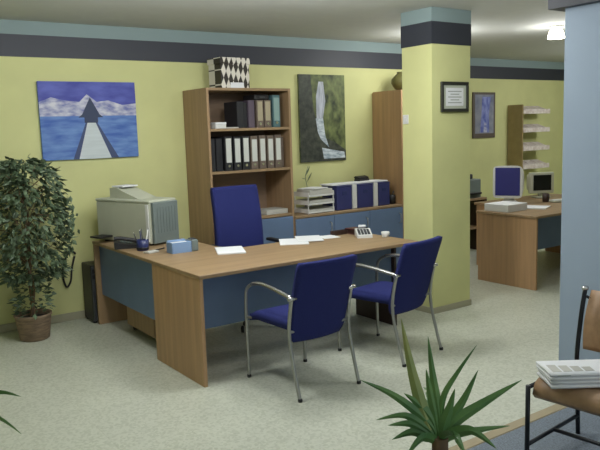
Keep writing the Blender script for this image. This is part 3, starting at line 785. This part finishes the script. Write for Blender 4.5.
MB().lathe([(.10, 0), (.115, .01), (.145, .25), (.155, .26), (.155, .29), (.142, .29), (.132, .24)], 28).build('pot', M['terracotta'], t)
MB().lathe([(.130, .235), (.09, .245), (.001, .25)], 20).build('soil', M['soil'], t)

# ------------------------------------------------------------------ waiting chair with newspapers
# local frame: the chair faces -x, y runs along its width
WC, WR = (2.73, 1.72), .10
t = thing('waiting_chair', 'plywood waiting chair with black metal legs at the right, on grey carpet', 'chair', (WC[0], WC[1], .0105), WR)
def wseat(s, q):
    x = -.012 + s * .46; y = (q - .5) * .50
    z = .412 - .02 * s
    if s < .14: z -= .07 * ((.14 - s) / .14) ** 2
    if s < .06: x += .012 * (.06 - s) / .06
    return (x, y, z), (-.9 if s < .07 else -.4 if s < .14 else .02, 0, 1)
MB().sheet(wseat, 30, 8, .022).build('seat', M['ply'], t)
def wback(s, q):
    z = .47 + s * .295; y = (q - .5) * .47
    return (.450 + .075 * s - .03 * math.sin(s * PI), y, z), (.95, 0, -.25)
MB().sheet(wback, 12, 8, .020).build('backrest', M['ply'], t)
for s in (-1, 1):
    y = s * .266
    MB().tube([(-.026, y, 0), (-.022, y, .395)], .0115, 10).build('front_leg', M['blackm'], t)
    MB().tube(smooth_path([(.47, y, 0), (.455, y, .22), (.440, y, .42), (.475, y, .63), (.512, y, .765)]), .0115, 10).build('rear_leg', M['blackm'], t)
    MB().tube([(-.022, y, .385), (.445, y, .385)], .010, 10).build('seat_rail', M['blackm'], t)
    MB().tube([(-.026, y, .10), (.462, y, .10)], .010, 10).build('side_stretcher', M['blackm'], t)
    MB().lathe([(.016, 0), (.018, .012), (.014, .02)], 12, (.513, y, .763)).build('end_cap', M['chrome'], t)
    MB().tube([(.500, s * .225, .725), (.507, s * .27, .735)], .008, 8).build('back_bolt', M['blackm'], t)
MB().tube([(.22, -.266, .10), (.22, .266, .10)], .010, 10).build('cross_stretcher', M['blackm'], t)
NAMES = ['bottom', 'second from the bottom', 'third from the bottom', 'topmost']
z = .4345
random.seed(3)
for k, nm in enumerate(NAMES):
    h = (.018, .018, .016, .016)[k]
    t = thing('folded_newspaper', f'folded white newspaper on the plywood waiting chair, {nm} of the pile', 'newspaper', (2.885 + random.uniform(-.006, .006), 1.795 + random.uniform(-.006, .006), z), -.61 + random.uniform(-.04, .04), 'newspapers on the waiting chair')
    def np(s, q, h=h):
        return ((s - .5) * .42, (q - .5) * .20, h / 2 + .003 * math.sin(q * 5)), (0, 0, 1)
    MB().sheet(np, 6, 6, h - .006).build('outer_sheet', M['paper'], t)
    if k == 3:
        q = MB()
        for j in range(4): q.box(-.19 + j * .05, -.15 + j * .05, -.07, .02 - .012 * j, h + .0002, h + .0012, bev=0)
        q.build('print_block', M['paperg'], t)
        bx(-.18, -.12, -.1025, -.0995, .006, .009, bev=0).build('fold_print', M['textline'], t)
    z += h + .001

# ------------------------------------------------------------------ far desk on the right and what stands on it
t = thing('far_desk', 'beech desk with a blue front panel, beyond the pillar on the right', 'desk')
A0, A1, B0, B1 = 5.71, 7.70, 4.15, 4.90
b = MB(); b.prism([(A0, B0), (A1, B0), (A1, 5.45), (6.32, 5.45), (6.32, 4.96), (6.26, B1), (A0, B1)], .714, .74, 'z')
bmesh.ops.bevel(b.bm, geom=[e for e in b.bm.edges], offset=.003, segments=1, affect='EDGES')
b.build('desktop', M['wood'], t)
bx(A0 + .02, A0 + .046, B0 + .015, B1 - .012, 0, .7135, bev=.002).build('side_panel', M['woodv'], t)
bx(A1 - .046, A1 - .02, B0 + .015, 5.43, 0, .7135, bev=.002).build('side_panel', M['woodv'], t)
bx(A0 + .047, A1 - .047, 4.42, 4.438, .33, .7135, bev=.002).build('modesty_panel', M['panel'], t)
bx(6.34, 6.366, 4.98, 5.43, 0, .7135, bev=.002).build('side_panel', M['woodv'], t)
tag(bx(-.16, .16, -.19, .11, 0, .075, bev=.003).build('paper_stack', M['paper'], None, (5.93, 4.73, DZ), .02), 'thick white paper stack on the left end of the far desk', 'papers')
sheet('paper_sheets', 'loose pale papers on the far desk between paper stack and brown cup', 6.28, 4.62, .4, h=.012, w=.26, l=.32)
# white round-backed monitor with a dark blue screen
t = thing('crt_monitor', 'white round-backed monitor showing a dark blue screen on the far desk', 'monitor', (6.47, 5.07, DZ), -1.12)
t.scale = (.88, .9, 1.1)
# local: screen faces -y
MB().lathe([(.12, 0), (.125, .01), (.09, .025), (.06, .05)], 24).build('stand', M['white'], t)
q = MB()
prev = None
def ring(y, hx, hz, cz, n=24, pw=4):
    o = []
    for k in range(n):
        a = 2 * PI * k / n; c, s = math.cos(a), math.sin(a)
        o.append(q.bm.verts.new((math.copysign(abs(c) ** (2 / pw), c) * hx, y, cz + math.copysign(abs(s) ** (2 / pw), s) * hz)))
    return o
rs = [ring(-.10, .185, .165, .225, pw=8), ring(-.06, .185, .165, .225, pw=6), ring(.05, .175, .155, .228, pw=4), ring(.15, .14, .125, .235, pw=2.6), ring(.22, .09, .08, .24, pw=2), ring(.245, .03, .03, .242, pw=2)]
for i in range(len(rs) - 1):
    for k in range(24):
        f = q.bm.faces.new((rs[i][k], rs[i][(k + 1) % 24], rs[i + 1][(k + 1) % 24], rs[i + 1][k])); f.smooth = True
q.bm.faces.new(rs[0]); q.bm.faces.new(rs[-1])
q.build('housing', M['white'], t)
bx(-.155, .155, -.104, -.0995, .088, .372, bev=.003).build('screen', M['bluescreen'], t)
t = thing('flat_monitor', 'beige monitor with a dark screen at the right of the far desk', 'monitor', (7.20, 5.17, DZ), -.50)
bx(-.09, .09, -.07, .09, 0, .018, bev=.006).build('foot', M['beige'], t)
bx(-.03, .03, .01, .04, .018, .075, bev=.005).build('neck', M['beige'], t)
q = MB(); q.box(-.150, .150, -.02, .045, .055, .305, bev=.01, seg=2); q.box(-.11, .11, .045, .20, .075, .28, bev=.03, seg=2)
q.build('housing', M['beige'], t)
bx(-.112, .112, -.023, -.0195, .090, .275, bev=.002).build('screen', M['glassy'], t)
t = thing('brown_cup', 'small brown cup on the far desk in front of the dark-screened monitor', 'cup', (6.85, 4.86, DZ))
MB().lathe([(.032, 0), (.036, .005), (.040, .095), (.036, .095), (.032, .01)], 20).build('body', M['brown'], t)
MB().tube(smooth_path([(.038, 0, .075), (.062, 0, .07), (.062, 0, .035), (.0365, 0, .025)]), .0045, 8).build('handle', M['brown'], t)
t = thing('keyboard', 'pale keyboard lying before the dark-screened monitor', 'keyboard', (7.03, 4.72, DZ), -.35)
bx(-.20, .20, -.07, .07, 0, .018, bev=.005).build('body', M['beige'], t)
q = MB()
for i in range(14):
    for j in range(4): q.box(-.185 + i * .0262, -.163 + i * .0262, -.055 + j * .028, -.032 + j * .028, .0182, .026, bev=.002)
q.build('keys', M['white'], t)
t = thing('printer_stand', 'dark brown stand carrying the grey printer behind the far desk', 'stand', (6.55, 5.95, 0), 0)
bx(0, .60, 0, .45, .68, .705, bev=.002).build('top_panel', M['woodd'], t)
bx(0, .025, 0, .45, 0, .6795, bev=.002).build('side_panel', M['brown'], t)
bx(.575, .60, 0, .45, 0, .6795, bev=.002).build('side_panel', M['brown'], t)
bx(.026, .574, .05, .43, .30, .32, bev=.002).build('shelf', M['woodd'], t)
t = thing('grey_printer', 'grey printer with dark slots on a stand right of the pillar', 'printer', (6.60, 5.99, .7055), 0)
bx(0, .48, 0, .36, 0, .24, bev=.012, seg=2).build('body', M['greyp'], t)
bx(.04, .44, -.05, .005, .05, .075, bev=.004).build('output_tray', M['black'], t)
bx(.10, .42, .08, .30, .2405, .30, bev=.01).build('paper_feed', M['dark'], t)
bx(-.003, .001, .04, .30, .15, .20, bev=.001).build('side_slot', M['black'], t)

# ------------------------------------------------------------------ brochure rack
t = thing('brochure_rack', 'wooden wall rack with four sloping shelves of pale brochures, far right', 'brochure rack', (9.0, VB2 - .002, .86))
bx(0, .025, -.28, 0, 0, 1.06, bev=.003).build('side_panel', M['rackwood'], t)
bx(.0255, .68, -.016, 0, 0, 1.06, bev=0).build('back_panel', M['yellow'], t)
for k in range(4):
    z = .10 + k * .283
    q = MB(); q.prism([(-.016, z + .07), (-.27, z - .02), (-.27, z + .0), (-.016, z + .09)], .0255, .68, 'x'); s_ = q.build('shelf', M['rackshelf'], t)
    bx(.0255, .68, -.285, -.2705, z - .03, z + .04, bev=.002).build('lip', M['leaflet'], s_)
for k in range(4):
    for j in range(3):
        z = .86 + .10 + k * .283
        g = thing('brochure_pile', f'pale brochure pile on the {("lowest", "second-lowest", "third-lowest", "top")[k]} sloping rack shelf, {("left", "middle", "right")[j]}', 'brochures',
                  (9.04 + j * .212, VB2 - .255, z + .008), 0, 'brochures on the wall rack')
        o = bx(.005, .195, 0, .20, 0, .022, bev=.002).build('brochures', M['leaflet'], g); o.rotation_euler = (.34, 0, 0)
